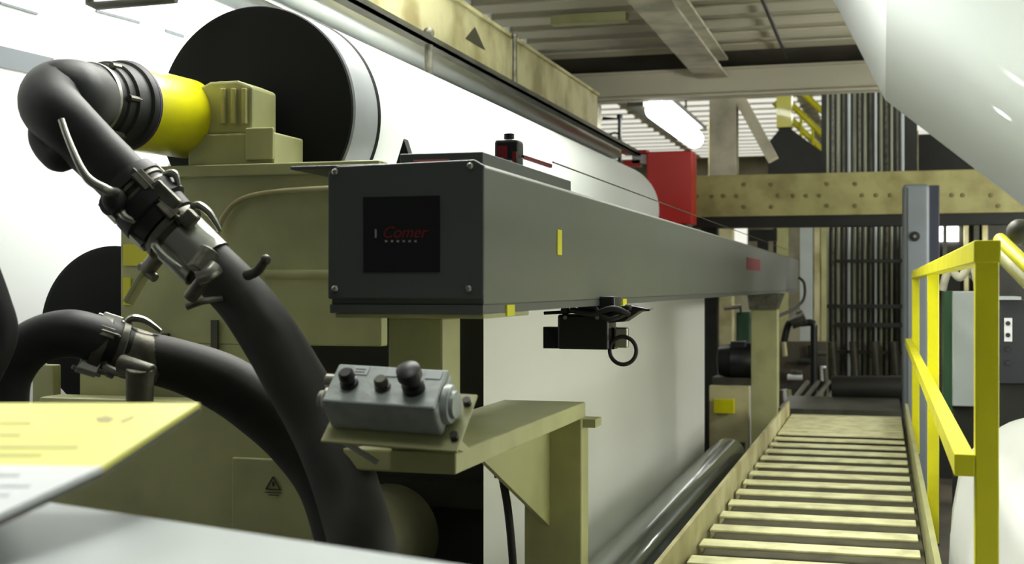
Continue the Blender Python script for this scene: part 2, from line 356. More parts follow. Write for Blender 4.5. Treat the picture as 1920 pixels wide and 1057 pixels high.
# paper heap right of the walkway
mb = MB(); nx, ny = 60, 80; g = []
for i in range(nx+1):
    row = []
    for j in range(ny+1):
        u = i/nx; v = j/ny; X = 0.232+u*1.9; Y = 1.6+v*4.3
        base = -0.75+0.97*(1-math.exp(-u*90))+1.2*min(u, .35)
        edge = 1-max(0, (v-0.93)/0.07)**2
        fold = 0.022*math.sin(9*Y+5*X)*math.sin(3*X+1.3*Y)+0.014*math.sin(21*X-6*Y)
        z = FZ+0.05+(base+fold-FZ-.05)*max(edge, 0.0)
        row.append(mb.bm.verts.new((X+0.015*math.sin(7*Y)*(1-u), Y, z)))
    g.append(row)
for i in range(nx):
    for j in range(ny): mb.bm.faces.new((g[i][j], g[i+1][j], g[i+1][j+1], g[i][j+1]))
ed = [r[0] for r in g]+g[-1][1:]+[r[-1] for r in g[::-1]][1:]+g[0][::-1][1:-1]
bt = [mb.bm.verts.new((v.co.x, v.co.y, FZ)) for v in ed]
for k in range(len(ed)): mb.bm.faces.new((ed[k], ed[(k+1) % len(ed)], bt[(k+1) % len(ed)], bt[k]))
mb.bm.faces.new(bt)
o = mb.build('paper_heap', PAPER, None, True); tag(o, 'creased heap of white paper piled behind the yellow railing at the lower right', 'paper')

# ================================================================== MACHINE FRAME (cream)
FY = 3.42
t = thing('roll_stand', (at(430, 500, Y=FY).x, FY, FZ), 'cream machine end frame carrying the bearing of the largest roll', 'roll stand')
xl = at(226, 500, Y=FY).x; xr = at(715, 500, Y=FY).x; zt = at(430, 309, Y=FY).z; zb = at(600, 648, Y=FY).z
m = MB(); m.box((xl, FY, zb), (xr, FY+.05, zt)); m.build('end_plate', CREAM, t, bevel=.004)
m = MB(); m.box((xl, FY-.02, zt-.035), (xr, FY+.02, zt)); m.build('top_flange', CREAM, t, bevel=.004)
m = MB(); m.box((xl, FY+.002, -.35), (at(545, 700, Y=FY).x, FY+.05, zb+.001)); m.build('lower_plate', CREAM, t, bevel=.004)
m = MB(); m.box((xl-.03, FY+.05, zb), (xl+.03, FY+.2, zt)); m.build('edge_flange', CREAM, t)
lx = at(70, 800, Y=3.25).x; rx = at(640, 800, Y=3.25).x
m = MB(); m.box((lx, 3.25, FZ), (rx, 3.36, at(300, 750, Y=3.25).z)); m.build('base_casting', CREAM, t, bevel=.012)
m = MB(); m.box((at(440, 860, Y=3.25).x, 3.232, FZ), (rx, 3.25, at(500, 858, Y=3.25).z)); m.build('cover_plate', CREAM, t, bevel=.004)
m = MB(); m.box((at(60, 800, Y=3.36).x, 3.36, at(200, 752, Y=3.3).z-.2), (at(100, 700, Y=3.36).x, 3.4, at(100, 684, Y=3.36).z)); m.box((at(145, 700, Y=3.36).x, 3.37, at(200, 752, Y=3.3).z-.2), (at(250, 700, Y=3.36).x, 3.4, at(200, 672, Y=3.36).z)); m.build('stiffener', CREAM, t, bevel=.005)
# warning sticker: triangle outline with two lines
p = at(513, 908, Y=3.231); s_ = .022
m = MB()
tri = [Vector((p.x-s_, 3.228, p.z-s_*.6)), Vector((p.x+s_, 3.228, p.z-s_*.6)), Vector((p.x, 3.228, p.z+s_))]
for i in range(3): m.bar(tri[i], tri[(i+1) % 3], .003, .004, (0, 1, 0))
m.bar(p+Vector((0, -.003, .008)), p+Vector((0, -.003, -.005)), .003, .005, (0, 1, 0))
m.bar(p+Vector((-.025, -.003, -.022)), p+Vector((.025, -.003, -.022)), .002, .003, (0, 1, 0)); m.bar(p+Vector((-.014, -.003, -.029)), p+Vector((.016, -.003, -.029)), .002, .003, (0, 1, 0))
m.build('warning_sticker', INK, t, label='dark triangle warning sticker')
m = MB(); m.box((at(232, 480, Y=FY).x, FY-.004, at(260, 498, Y=FY).z), (at(300, 480, Y=FY).x, FY+.001, at(260, 458, Y=FY).z)); m.build('yellow_sticker', YELD, t, label='yellow sticker')
m = MB(); m.box((at(232, 560, Y=FY).x, FY-.004, at(260, 572, Y=FY).z), (at(246, 540, Y=FY).x, FY+.001, at(240, 520, Y=FY).z)); m.build('yellow_sticker', YELD, t, label='narrow yellow sticker')
m = MB(); m.tube([at(408, 440, Y=FY-.02), at(420, 405, Y=FY-.02), at(450, 375, Y=FY-.02), at(510, 360, Y=FY-.02), at(625, 352, Y=FY-.02)], .008, 10); m.build('cable', CREAM_OLD, t, True)
m = MB(); m.cyl(at(500, 515, Y=FY+.01), at(630, 515, Y=FY+.01), .018); m.build('shaft_end', CREAM, t, True)
for (x, y) in ((262, 655), (302, 625), (322, 640), (395, 600)):
    m = MB(); m.bxp(x, y, x+12, y+24 if x < 390 else y+90, FY-.012, .012); m.build('bolt_slot', DARKM, t)
# bearing housing
by = 3.44
t = thing('bearing_housing', (at(450, 300, Y=by).x, by, zt), 'cream bearing block sitting on top of the cream frame beside the yellow sleeve', 'bearing')
m = MB(); m.box((at(352, 280, Y=by).x, by, zt), (at(514, 280, Y=by).x, by+.2, at(480, 248, Y=by).z)); m.build('foot', CREAM, t, bevel=.006)
m = MB(); cx0, cx1 = at(395, 200, Y=by).x, at(470, 200, Y=by).x; zz = at(430, 150, Y=by).z; z0 = at(480, 248, Y=by).z
m.prism([(cx0-.16, by+.01, z0), (cx1, by+.01, z0), (cx1, by+.01, zz-.02), (cx1-.05, by+.01, zz), (cx0-.01, by+.01, zz), (cx0-.16, by+.01, zz-.07)], (0, .16, 0)); m.build('cap', CREAM, t, bevel=.008)
m = MB(); 
for k in range(3): m.bxp(412+k*20, 165, 420+k*20, 232, by-.004, .02)
m.build('cap_rib', OLIVE, t, bevel=.003)
m = MB(); m.box((at(463, 270, Y=by).x, by-.012, at(480, 300, Y=by).z), (at(515, 270, Y=by).x, by, at(480, 240, Y=by).z)); m.build('side_lug', CREAM, t, bevel=.004)
# added dark sheet standing for the shaded void inside the machine
m = MB(); m.box((-2.18, 4.25, FZ), (WX-.015, 4.3, 1.02)); m.box((-2.18, 4.15, .2), (WX-.05, 4.25, .28)); o = m.build('void_shade_sheet', DARK, None)
tag(o, 'added dark sheet for the shaded void behind the cream frame', 'backdrop')
m = MB(); m.lathe((-1.62, 3.55, .12), (.05, 1, -.0), [(0, .05), (.0, .15), (.03, .17), (.5, .17)], 40); o = m.build('felt_roll', DOLIVE, None, True); tag(o, 'cream roll end with painted-in shade low behind the hoses, under the cream support arm', 'roll')

# ================================================================== ROTARY JOINT + HOSES
SLc = at(346, 222, Y=3.5); SLe = at(234, 200, Y=3.2)
ax = Vector((SLe.x-SLc.x, SLe.y-SLc.y, SLe.z-SLc.z)).normalized(); ln = (SLe-SLc).length
t = thing('rotary_joint', SLc, 'rotary steam joint with a bright yellow sleeve on the end of the largest roll', 'rotary joint')
m = MB(); m.lathe(SLc-ax*.02, ax, [(0, .11), (.02, .122), (ln+.02, .122)], 56); m.build('sleeve', YELD, t, True, label='bright yellow sleeve')
m = MB(); m.lathe(SLe, ax, [(0, .128), (.02, .130), (.035, .126), (.04, .118), (.09, .116), (.095, .108), (.12, .106), (.125, .1), (.19, .098), (.2, .07)], 56); m.build('flange_body', RUBBERD, t, True)
m = MB(); m.torus(SLe+ax*.012, ax, .126, .005, 60); m.build('seal_ring', VIOL, t, True, label='violet seal ring')
m = MB(); m.torus(SLc, ax, .112, .006, 60); m.build('seal_ring', VIOL, t, True, label='violet seal ring')
m = MB(); m.lathe(SLe+ax*.15, ax, [(0, .1), (0, .103), (.014, .103), (.014, .1)], 56); m.build('clamp_band', STEEL, t, True)
for k in range(6):
    a = k*math.pi/3+.3; u = ax.orthogonal().normalized(); v = ax.cross(u); q = SLe+ax*.10+(u*math.cos(a)+v*math.sin(a))*.108
    m = MB(); m.cyl(q-ax*.02, q+ax*.03, .009, 8); m.build('bolt', STEELD, t)
# elbow, part of hose A
eb = SLe+ax*.17
def pts(l): return [at(a, b, d=c) for a, b, c in l]
hA = [eb]+pts([(140, 176, 2.93), (104, 176, 2.86), (96, 200, 2.80), (125, 232, 2.76), (178, 284, 2.76), (240, 345, 2.76), (300, 410, 2.76), (380, 485, 2.75), (450, 555, 2.73), (505, 630, 2.70), (552, 710, 2.68), (598, 790, 2.66), (634, 870, 2.62), (660, 950, 2.58), (684, 1040, 2.52), (700, 1180, 2.45)])
t = thing('steam_hose', eb, 'thick black hose curving down from the yellow sleeve past the control box', 'hose', 'black hoses')
del t['group']
rA = [.092, .078, .072, .068, .064, .060, .059, .056, .056, .058, .062, .064, .066, .067, .067, .067, .067]
m = MB(); m.tube(hA[8:], rA[8:], 28, 10); m.build('hose_pipe', RUBBER, t, True)
m = MB(); m.tube(hA[:8], rA[:8], 28, 10); m.build('elbow', RUBBERD, t, True)
pe = hA[1]
m = MB(); m.tube([hA[3]+Vector((-.01, -.0, -.03)), hA[3]+Vector((-.01, -.01, -.07)), hA[4]+Vector((-.02, -.0, -.07)), hA[4]+Vector((.02, -.0, -.05))], .034, 14); m.build('drain_boss', RUBBERD, t, True)
def along(Pn, i): return (Pn[i+1]-Pn[i]).normalized()
def coupling(t, p, dr, r, L, bright, nm='coupling'):
    dr = dr.normalized(); u = dr.cross(Vector((0, 0, 1))).normalized(); v = u.cross(dr)   # u: sideways, v: up-ish
    m = MB(); m.lathe(p, dr, [(0, r*.95), (0, r*1.15), (L*.16, r*1.18), (L*.18, r*.98), (L*.3, r*.98), (L*.32, r*1.22), (L*.42, r*1.25), (L*.44, r*1.04), (L, r*1.04), (L, r*.9)], 40); t = m.build(nm, STEELD, t, True, bevel=.001)
    m = MB(); m.lathe(p+dr*L*.5, dr, [(0, r*1.0), (0, r*1.09), (L*.5, r*1.07), (L*.5, r)], 40); m.build('ferrule', STEEL if bright else STEELD, t, True)
    cv = -Vector((SP, -CP, 0))   # toward the camera
    for k, (aa, ss) in enumerate(((.9, .05), (2.6, .2), (4.2, .1), (5.4, .28))):
        o_ = (cv*math.cos(aa)+v*math.sin(aa)); q = p+dr*(L*ss)+o_*r*1.12
        m = MB(); m.box((-.014, -.011, -.02), (.014, .014, .024), basis(q, o_.cross(dr), o_, dr)); m.cyl(q+dr*.02, q+dr*.045, .008, 8); m.cyl(q+o_*.01-dr*.03, q+o_*.01+dr*.034, .005, 8)
        m.build('bolt_lug', STEELD if k % 2 else STEEL, t, bevel=.003)
    for k, aa in enumerate((1.75, 3.6)):
        o_ = (cv*math.cos(aa)+v*math.sin(aa)); q = p+dr*L*.36+o_*r*1.2
        m = MB(); m.tube([q, q+o_*.014+dr*.01, q+o_*.018+dr*L*.25, q+o_*.006+dr*L*.5], [.006, .009, .008, .005], 8, 4); m.build('cam_lever', STEEL, t, True)
d1 = (hA[9]-hA[7])
coupling(t, hA[7]-d1.normalized()*.02, d1, .058, .165, True)
d0 = (hA[8]-hA[6]); d9 = d0.normalized()
m = MB(); m.lathe(at(232, 338, d=2.76), d9, [(0, .058), (.004, .07), (.03, .074), (.034, .066), (.06, .066), (.064, .078), (.10, .08), (.105, .07), (.135, .068), (.137, .05)], 40); m.build('valve_collar', RUBBERD, t, True)
m = MB(); q = at(290, 345, d=2.70); m.bar(q, q+d9*.07, .022, .03); m.bar(q+d9*.09, q+d9*.12, .03, .035); m.build('latch', STEELD, t, bevel=.005)
coupling(t, at(250, 355, d=2.76), d0, .060, .08, False, 'coupling')
m = MB(); m.cyl(at(395, 470, d=2.62), at(368, 508, d=2.6), .022, 16); m.cyl(at(400, 500, d=2.6), at(355, 560, d=2.62), .015, 12); m.build('valve_body', STEELD, t, True, bevel=.003)
m = MB(); m.tube(pts([(372, 520, 2.6), (392, 512, 2.6), (402, 500, 2.61)]), .019, 14); m.build('valve_cap', STEEL, t, True)
m = MB(); m.tube(pts([(350, 575, 2.65), (380, 565, 2.65), (415, 560, 2.68)]), .007, 8); m.build('drain_spout', STEELD, t, True)
m = MB(); m.tube(pts([(465, 515, 2.66), (482, 508, 2.6), (497, 488, 2.58)]), [.012, .010, .009], 10); m.sphere(at(498, 487, d=2.58), .011, 10); m.build('bleed_valve', DARKM, t, True)
m = MB(); m.tube(pts([(115, 225, 2.66), (128, 262, 2.64), (150, 312, 2.62), (168, 338, 2.62), (196, 354, 2.63), (222, 366, 2.68)]), [.007, .007, .008, .010, .010, .012], 10); m.build('lever', STEEL, t, True, label='bent steel lever')
m = MB(); m.sphere(at(214, 374, d=2.68), .026, 14); m.cyl(at(200, 385, d=2.68), at(245, 372, d=2.74), .022, 14); m.build('lever_hub', RUBBERD, t, True)
# valve lever below, in front of the frame
t = thing('valve_lever', at(270, 500, d=3.1), 'pale flat valve lever hanging at an angle in front of the yellow sticker', 'lever')
m = MB(); m.bar(at(240, 568, d=3.1), at(276, 506, d=3.1), .014, .036, (0, 1, 0)); m.build('lever_arm', CREAM, t, bevel=.003)
m = MB(); m.cyl(at(276, 506, d=3.1), at(318, 452, d=3.0), .02, 12); m.cyl(at(262, 498, d=3.1), at(292, 522, d=3.08), .012, 10); m.build('valve_stem', STEELD, t, True, bevel=.003)
# hose B
hB = pts([(12, 860, 2.8), (8, 770, 2.8), (16, 700, 2.8), (60, 645, 2.8), (130, 625, 2.82), (195, 640, 2.86), (270, 668, 2.9), (345, 688, 2.92), (420, 718, 2.94), (490, 764, 2.95), (556, 824, 2.95), (612, 900, 2.93), (646, 1000, 2.9), (672, 1120, 2.85)])
t = thing('steam_hose', hB[4], 'black hose arching in from the left edge and down behind the other hose', 'hose')
m = MB(); m.tube(hB[:6], [.052]*4+[.053, .053], 28, 10); m.build('elbow', RUBBERD, t, True)
m = MB(); m.tube(hB[6:], [.056, .060, .067, .070, .070, .070, .070, .070], 28, 10); m.build('hose_pipe', RUBBER, t, True)
m = MB(); m.tube(hB[5:7], [.053, .055], 28, 1); m.build('stub', RUBBERD, t, True)
coupling(t, at(175, 640, d=2.86), hB[7]-hB[5], .054, .155, False)
m = MB(); m.cyl(at(262, 690, d=2.78), at(262, 752, d=2.8), .03, 14); m.cyl(at(225, 680, d=2.8), at(285, 700, d=2.78), .02, 12); m.build('valve_body', STEELD, t, True, bevel=.003)
t = thing('steam_hose', at(5, 560, d=2.6), 'end of a black hose coming down at the left picture edge', 'hose')
m = MB(); m.tube(pts([(-75, 420, 2.5), (-42, 490, 2.5), (-14, 565, 2.5), (0, 625, 2.5), (-25, 690, 2.5), (-70, 760, 2.5)]), .034, 20, 8); m.build('hose_pipe', RUBBERD, t, True)

# ================================================================== SCANNER BEAM
BX1 = -.785; bz1 = at(900, 300, X=BX1).z; bz0 = at(905, 572, X=BX1).z; BY0 = at(904, 400, X=BX1).y; BY1 = at(1497, 500, X=BX1).y
BX0 = at(617, 450, Y=BY0).x
t = thing('scanner_beam', ((BX0+BX1)/2, BY0, bz0), 'long grey scanner beam spanning the paper web above the control box', 'scanner')
c = [(BX0, bz0), (BX1, bz0), (BX1, bz1-.012), (BX1-.02, bz1), (BX0+.02, bz1-.006), (BX0, bz1-.02)]
m = MB(); m.prism([(x, BY0+.012, z) for x, z in c], (0, BY1-BY0-.012, 0)); m.build('beam_body', GREYP, t, bevel=.003)
m = MB(); m.prism([(x+(.003 if x > -.9 else -.003), BY0, z+(.003 if z > 1 else 0)) for x, z in [(c[0][0], c[0][1]+.012), (c[1][0], c[1][1]+.012)]+c[2:]], (0, .012, 0)); m.build('front_cover', GREYD, t, bevel=.003, label='darker grey front cover')
sx0, sx1 = at(681, 440, Y=BY0).x, at(825, 440, Y=BY0).x; sz0, sz1 = at(755, 510, Y=BY0).z, at(755, 368, Y=BY0).z
m = MB(); m.box((sx0, BY0-.003, sz0), (sx1, BY0+.004, sz1)); pn = m.build('window_panel', BLACKG, t, bevel=.001, label='black square panel')
def pt(o, par):    # parent already built object one level deeper
    o.parent = par; o.matrix_parent_inverse = Matrix.Translation(-Vector(t.location)) if False else par.matrix_world.inverted(); return o
bpy.context.view_layer.update()
tp = at(757, 436, Y=BY0-.0035)
o = text('lettering', 'Comer', .034, FACE(tp), REDI, None, shear=.35); pt(o, pn)
m = MB()
for k in range(6): q = at(722+k*11, 452, Y=BY0-.0035); m.box((q.x, BY0-.0042, q.z-.002), (q.x+.005, BY0-.003, q.z+.002))
m.box((at(703, 430, Y=BY0-.0035).x, BY0-.0042, tp.z-.01), (at(706, 430, Y=BY0-.0035).x, BY0-.003, tp.z+.008)); pt(m.build('small_print', GREYC, None), pn)
for (x, y) in ((629, 322), (882, 311), (629, 541), (879, 541)):
    q = at(x, y, Y=BY0); m = MB(); m.lathe(q+Vector((0, .002, 0)), (0, -1, 0), [(0, .007), (.006, .007), (.009, .004)], 16); m.build('screw', STEEL, t, True)
m = MB(); m.box((BX0+.0, BY0+.005, bz0-.018), (BX1, BY1-.3, bz0)); m.build('bottom_rail', GREYD, t)
m = MB(); m.box((BX0+.01, BY0+.01, bz0-.028), (BX1+.0, BY0+.36, bz0-.018)); m.build('mounting_plate', CREAM, t, bevel=.002, label='cream mounting plate')
q0 = at(1045, 430, X=BX1+.001); q1 = at(1052, 478, X=BX1+.001)
m = MB(); m.box((BX1-.001, q0.y, q1.z), (BX1+.002, q0.y+.045, q0.z)); m.build('yellow_label', YEL, t, label='narrow yellow label')
q0 = at(1400, 482, X=BX1+.001); q1 = at(1425, 508, X=BX1+.001)
m = MB(); m.box((BX1-.001, q0.y, q1.z), (BX1+.002, q1.y, q0.z)); m.build('red_label', REDF, t, label='small red label')
# lids and dark bits on top
A = at(590, 292, Y=BY0+.25); 
m = MB(); m.box((A.x, BY0+.12, bz1+.004), (BX1-.05, BY0+.4, bz1+.012)); m.box((BX0+.12, BY0+.1, bz1), (BX1-.03, BY0+.9, bz1+.03)); m.build('top_lid', GREYD, t, bevel=.003)
q = at(780, 286, Y=BY0+.099); m = MB(); m.box((at(775, 290, Y=BY0+.098).x, BY0+.098, bz1+.004), (at(842, 290, Y=BY0+.098).x, BY0+.101, bz1+.016)); m.build('red_strip', PINK, t, label='faded red strip')
q = at(757, 276, Y=BY0+.5); m = MB(); m.prism([(q.x-.03, q.y, bz1+.02), (q.x+.03, q.y, bz1+.02), (q.x, q.y, at(757, 260, Y=q.y).z)], (0, .03, 0)); m.build('bracket_tip', BLACKP, t)
for px, py in ((956, 563), (1170, 552)):
    q = at(px, py, X=BX1+.001); m = MB(); m.box((BX1-.03, q.y-.03, bz0-.026), (BX1+.004, q.y+.03, bz0-.002)); m.build('clip', YEL, t, label='small yellow clip')
# far end: flared bracket and cable
m = MB(); q = at(1430, 560, X=-.9); yb = at(1458, 600, X=BX1+.0).y
m.prism([(-1.02, yb-.02, bz0-.02), (-.74, yb-.02, bz0-.02), (-.79, yb-.02, .77), (-1.0, yb-.02, .77)], (0, .2, 0)); m.build('end_bracket', STEELD, t, bevel=.004)
m = MB(); m.tube([(BX1+.01, BY1-.1, bz0+.12), (BX1+.06, BY1-.08, bz0+.06), (BX1+.06, BY1-.1, bz0-.08), (BX1, BY1-.4, bz0-.17), (BX1-.05, yb+.25, bz0-.22)], .014, 10); m.build('cable', RUBBERD, t, True)

# pull-cord switch
q = at(962, 300, X=-.87); sy = q.y
t = thing('pull_cord_switch', (-.87, sy, bz1), 'black and red pull cord switch on top of the grey scanner beam', 'switch')
zt_ = at(960, 262, X=-.87).z
m = MB(); m.box((-.91, sy-.03, bz1+.05), (-.85, sy+.03, zt_)); m.build('switch_body', BLACKP, t, bevel=.008)
m = MB(); m.cyl((-.88, sy, zt_), (-.88, sy, zt_+.016), .013, 12); m.build('reset_knob', BLACKP, t, True)
m = MB(); m.box((-.90, sy-.033, bz1+.055), (-.875, sy-.028, bz1+.085)); m.build('red_face', REDI, t, label='red face')
m = MB(); m.box((-.862, sy-.034, bz1), (-.852, sy-.02, bz1+.07)); m.box((-.90, sy-.03, bz1), (-.84, sy+.03, bz1+.006)); m.build('bracket', REDI, t, label='red bracket')
m = MB(); m.box((-.852, sy-.03, bz1), (-.838, sy-.02, bz1+.055)); m.build('side_post', GREYC, t)
m = MB(); m.bar((-.845, sy, bz1+.06), (-.80, sy+.10, bz1+.045), .008, .009); m.build('trip_arm', REDI, t)
cz = at(1010, 294, X=-.80).z
m = MB(); m.cyl((-.80, sy+.12, cz), (-.80, 11.4, cz-.0), .0022, 6); m.build('pull_cord', DARKM, t)

# measuring head hanging under the beam
hd = 3.76; Y0 = at(1090, 620, d=hd).y
t = thing('measuring_head', (at(1090, 620, d=hd).x, Y0, bz0), 'black measuring head with a cable loop hanging under the grey scanner beam', 'scanner head')
def R(mb, x0, y0, x1, y1, dy, th): return mb.bxp(x0, y0, x1, y1, Y0+dy, th)
m = MB(); R(m, 1045, 590, 1140, 655, -.06, .12); R(m, 1082, 555, 1152, 592, -.05, .1); m.build('housing', BLACKP, t, bevel=.006)
m = MB(); R(m, 1018, 613, 1152, 654, .0, .05); m.build('cross_bar', BLACKG, t, bevel=.002)
m = MB(); a_ = [at(x, y, Y=Y0-.05) for x, y in ((1120, 576), (1180, 572), (1218, 579), (1198, 584), (1170, 603), (1130, 606))]; m.prism(a_, (0, .08, 0)); m.build('nose_plate', BLACKP, t, bevel=.003)
for a, b in (((1020, 587), (1075, 584)), ((1150, 583), (1218, 580))): m = MB(); m.cyl(at(*a, Y=Y0), at(*b, Y=Y0), .005, 8); m.build('pin', BLACKP, t, True)
m = MB(); m.tube([at(1070, 580, Y=Y0-.07), at(1110, 588, Y=Y0-.075), at(1150, 578, Y=Y0-.08), at(1180, 590, Y=Y0-.06)], .009, 10); m.tube([at(1110, 570, Y=Y0-.07), at(1140, 598, Y=Y0-.08), at(1180, 585, Y=Y0-.06)], .007, 10); m.sphere(at(1178, 577, Y=Y0-.05), .012, 10); m.sphere(at(1060, 582, Y=Y0-.04), .014, 10); m.build('cable', RUBBERD, t, True)
for x in (1060, 1120):
    m = MB(); q = at(x, 595, Y=Y0-.06); m.lathe(q, (0, -1, 0), [(0, .006), (.004, .006)], 12); m.build('screw', STEEL, t)
m = MB(); R(m, 1152, 614, 1176, 652, -.02, .03); m.build('cable_clamp', STEEL, t, bevel=.004)
m = MB(); m.torus(at(1168, 657, Y=Y0-.03), (0.1, 1, 0), .040, .006, 44); m.build('cable_loop', RUBBERD, t, True)

# ================================================================== SUPPORT STAND
TZ = at(855, 848, X=-.80).z; TZ0 = at(855, 890, X=-.80).z; TY0 = at(855, 860, X=-.80).y; TY1 = at(1098, 760, X=-.80).y
t = thing('beam_support', (-.9, TY0, FZ), 'cream stand with flat arm and gusset under the near end of the scanner beam', 'stand')
m = MB(); m.box((-1.04, TY0, TZ0), (-.80, TY1, TZ)); m.build('arm', CREAM, t, bevel=.004)
py0 = at(782, 650, d=2.76).y
m = MB(); m.box((-1.032, py0, TZ), (-.905, py0+.12, bz0-.028)); m.build('upper_post', CREAM, t, bevel=.006)
m = MB(); q = at(1036, 900, X=-.80); pyf = at(1090, 900, X=-.80).y
xx = at(983, 900, Y=pyf).x
m.box((xx, pyf, FZ), (-.80, pyf+.09, TZ0)); m.build('lower_post', CREAM, t, bevel=.004)
m = MB(); gxx = (xx-.80)/2-.02
m.prism([(gxx, TY0+.38, TZ0), (gxx, pyf, TZ0), (gxx, pyf, TZ0-.30)], (.012, 0, 0)); m.build('gusset', CREAM, t, bevel=.001)
m = MB(); m.box((-.81, pyf+.02, TZ0-.025), (-.765, pyf+.1, TZ0-.002)); m.build('end_tab', CREAM, t)
m = MB(); m.tube([at(935, 850, Y=pyf-.15), at(943, 900, Y=pyf-.12), at(953, 960, Y=pyf-.1), at(962, 1060, Y=pyf-.08), at(968, 1200, Y=pyf-.05)], .011, 12); m.build('conduit', RUBBERD, t, True)
m = MB(); m.cyl(at(928, 890, Y=pyf-.12), at(958, 890, Y=pyf-.12), .009, 10); m.build('conduit_clamp', STEELD, t, True)

# control box
cc = at(722, 722, d=2.34)
tilt = math.radians(48); roll_ = math.radians(-2)
xa = Vector((math.cos(roll_), -0.02, math.sin(roll_))).normalized()
nrm = Vector((0, -math.cos(tilt), math.sin(tilt))); nrm = (nrm-xa*nrm.dot(xa)).normalized(); ya = nrm.cross(xa).normalized()
CM = basis(cc, xa, ya, nrm)     # local x: length, y: up the button face, z: out of the face
t = thing('control_box', cc, 'grey three-button control box tilted upwards on a bracket above the cream arm', 'control box')
W2, Hh, Dp = .112, .05, .075
m = MB(); m.box((-W2, -Hh, -Dp), (W2, Hh, -.006), CM); m.build('enclosure', GREYC, t, bevel=.008, seg=3)
m = MB(); m.box((-W2+.002, -Hh+.002, -.008), (W2-.002, Hh-.002, 0), CM); m.build('lid', GREYC, t, bevel=.004)
def L3(x, y, z): return CM @ Vector((x, y, z))
kn = [(-.07, -.002, .018, .028, 'knob'), (-.003, -.004, .016, .018, 'push_button'), (.058, -.004, .022, .05, 'knob')]
for x, y, r, h, nm in kn:
    m = MB(); m.lathe(L3(x, y, 0), nrm, [(0, r*.95), (h*.25, r*.95), (h*.3, r*.72), (h*.6, r*.72), (h*.65, r*1.05 if h > .03 else r*.85), (h, r*1.0 if h > .03 else r*.8), (h+.004, r*.6)], 24); m.build(nm, BLACKP if nm == 'knob' else DARKM, t, True)
for x in (-.06, .008, .085):
    m = MB(); m.box((x-.014, .022, 0), (x+.016, .042, .0015), CM); lb = m.build('name_plate', LGREY, t, label='white name plate'); lb0 = lb if x < 0 else lb0
m = MB()
for k in range(2): m.box((-.07+.0, .027+k*.007, .0012), (-.05, .029+k*.007, .002), CM)
m.build('plate_print', INK, lb0)
m = MB(); m.lathe(L3(W2, -.002, -.038), xa, [(0, .037), (.006, .037), (.012, .034), (.013, .026), (.02, .025), (.02, .001)], 32); m.build('end_plug', GREYC, t, True)
m = MB(); m.lathe(L3(-W2, -.015, -.035), -xa, [(0, .026), (.008, .026), (.012, .019), (.022, .018)], 20); m.cyl(L3(-W2, .02, -.02), L3(-W2-.018, .02, -.02), .014, 14); m.build('cable_gland', STEEL, t, True, bevel=.001)
m = MB(); m.box((-W2-.01, -Hh-.03, -Dp-.006), (W2+.035, Hh+.01, -Dp), CM); m.build('back_plate', CREAM, t, bevel=.002)
for y in (-.05, .035): m = MB(); m.cyl(L3(W2+.022, y, -Dp), L3(W2+.022, y, -Dp+.012), .008, 8); m.build('bolt', BLACKP, t)
fz = L3(0, -Hh, -Dp-.006)
m = MB(); m.hexa([(fz.x-.06, TY0+.01, TZ), (fz.x+.09, TY0+.01, TZ), (fz.x+.09, TY0+.05, TZ), (fz.x-.06, TY0+.05, TZ)]+[L3(x, y, -Dp-.006) for x, y in ((-.06, -Hh), (.09, -Hh), (.09, 0), (-.06, 0))]); m.build('bracket', CREAM, t)
m = MB(); m.bar(L3(-.08, -Hh-.02, -Dp-.01), L3(-.02, -Hh-.03, -Dp-.05), .02, .008); m.build('bracket_arm', STEEL, t)

# ================================================================== FOREGROUND PLATE AND COVER
p0 = at(375, 755, d=1.6); fwd = Vector((-SP, CP, 0)); rgt = Vector((CP, SP, 0))
nn = (Vector((0, 0, 1))-fwd*.16-rgt*.0).normalized(); pl = (p0, nn)
def AP(x, y): return at(x, y, plane=pl)
t = thing('instruction_plate', AP(100, 860), 'tilted yellow and white printed plate in the left foreground', 'sign')
B_ = [AP(375, 755), AP(192, 874), AP(-200, 868), AP(-200, 755)]
m = MB(); m.prism(B_, -nn*.006); m.build('yellow_panel', YLAB, t)
m = MB(); m.prism([AP(192, 874), AP(0, 962), AP(-200, 1062), AP(-200, 868)], -nn*.006); m.build('white_panel', WLAB, t)
m = MB(); m.prism([AP(376, 755), AP(192, 875), AP(0, 963), AP(-200, 1063), AP(-200, 755)], -nn*.005+Vector((0, 0, -.0)))
for v in m.bm.verts: v.co -= nn*.0065
m.build('backing_tray', DARKM, t)
m = MB()
for (x0, x1, y) in ((-50, 60, 790), (-50, 40, 812), (-50, 150, 835), (-50, 80, 850)): m.prism([AP(x0, y), AP(x1, y), AP(x1-4, y+5), AP(x0, y+5)], nn*.0006)
m.build('print_lines', mat('faded_print', (214, 208, 110), .5), t)
m = MB(); m.prism([AP(180, 784), AP(200, 780), AP(214, 785), AP(205, 791), AP(186, 791)], nn*.0006); m.prism([AP(226, 790), AP(252, 779), AP(249, 784), AP(230, 792)], nn*.0006); m.build('print_mark', mat('faded_brown_print', (176, 158, 96), .5), t)
m = MB()
for (x0, x1, y) in ((-50, 40, 888), (-50, 60, 908), (-50, 20, 925)): m.prism([AP(x0, y), AP(x1, y), AP(x1-6, y+5), AP(x0, y+5)], nn*.0006)
m.build('print_lines', mat('faded_grey_print', (196, 200, 204), .5), t)
cz_ = .70
P1 = at(86, 938, z=cz_); P2 = at(880, 1058, z=cz_); dd = (P2-P1).normalized(); bk = Vector((-dd.y, dd.x, 0)); 
if bk.y > 0: bk = -bk
Q1 = P1-dd*.5+bk*.02; P3 = P2+dd*.5
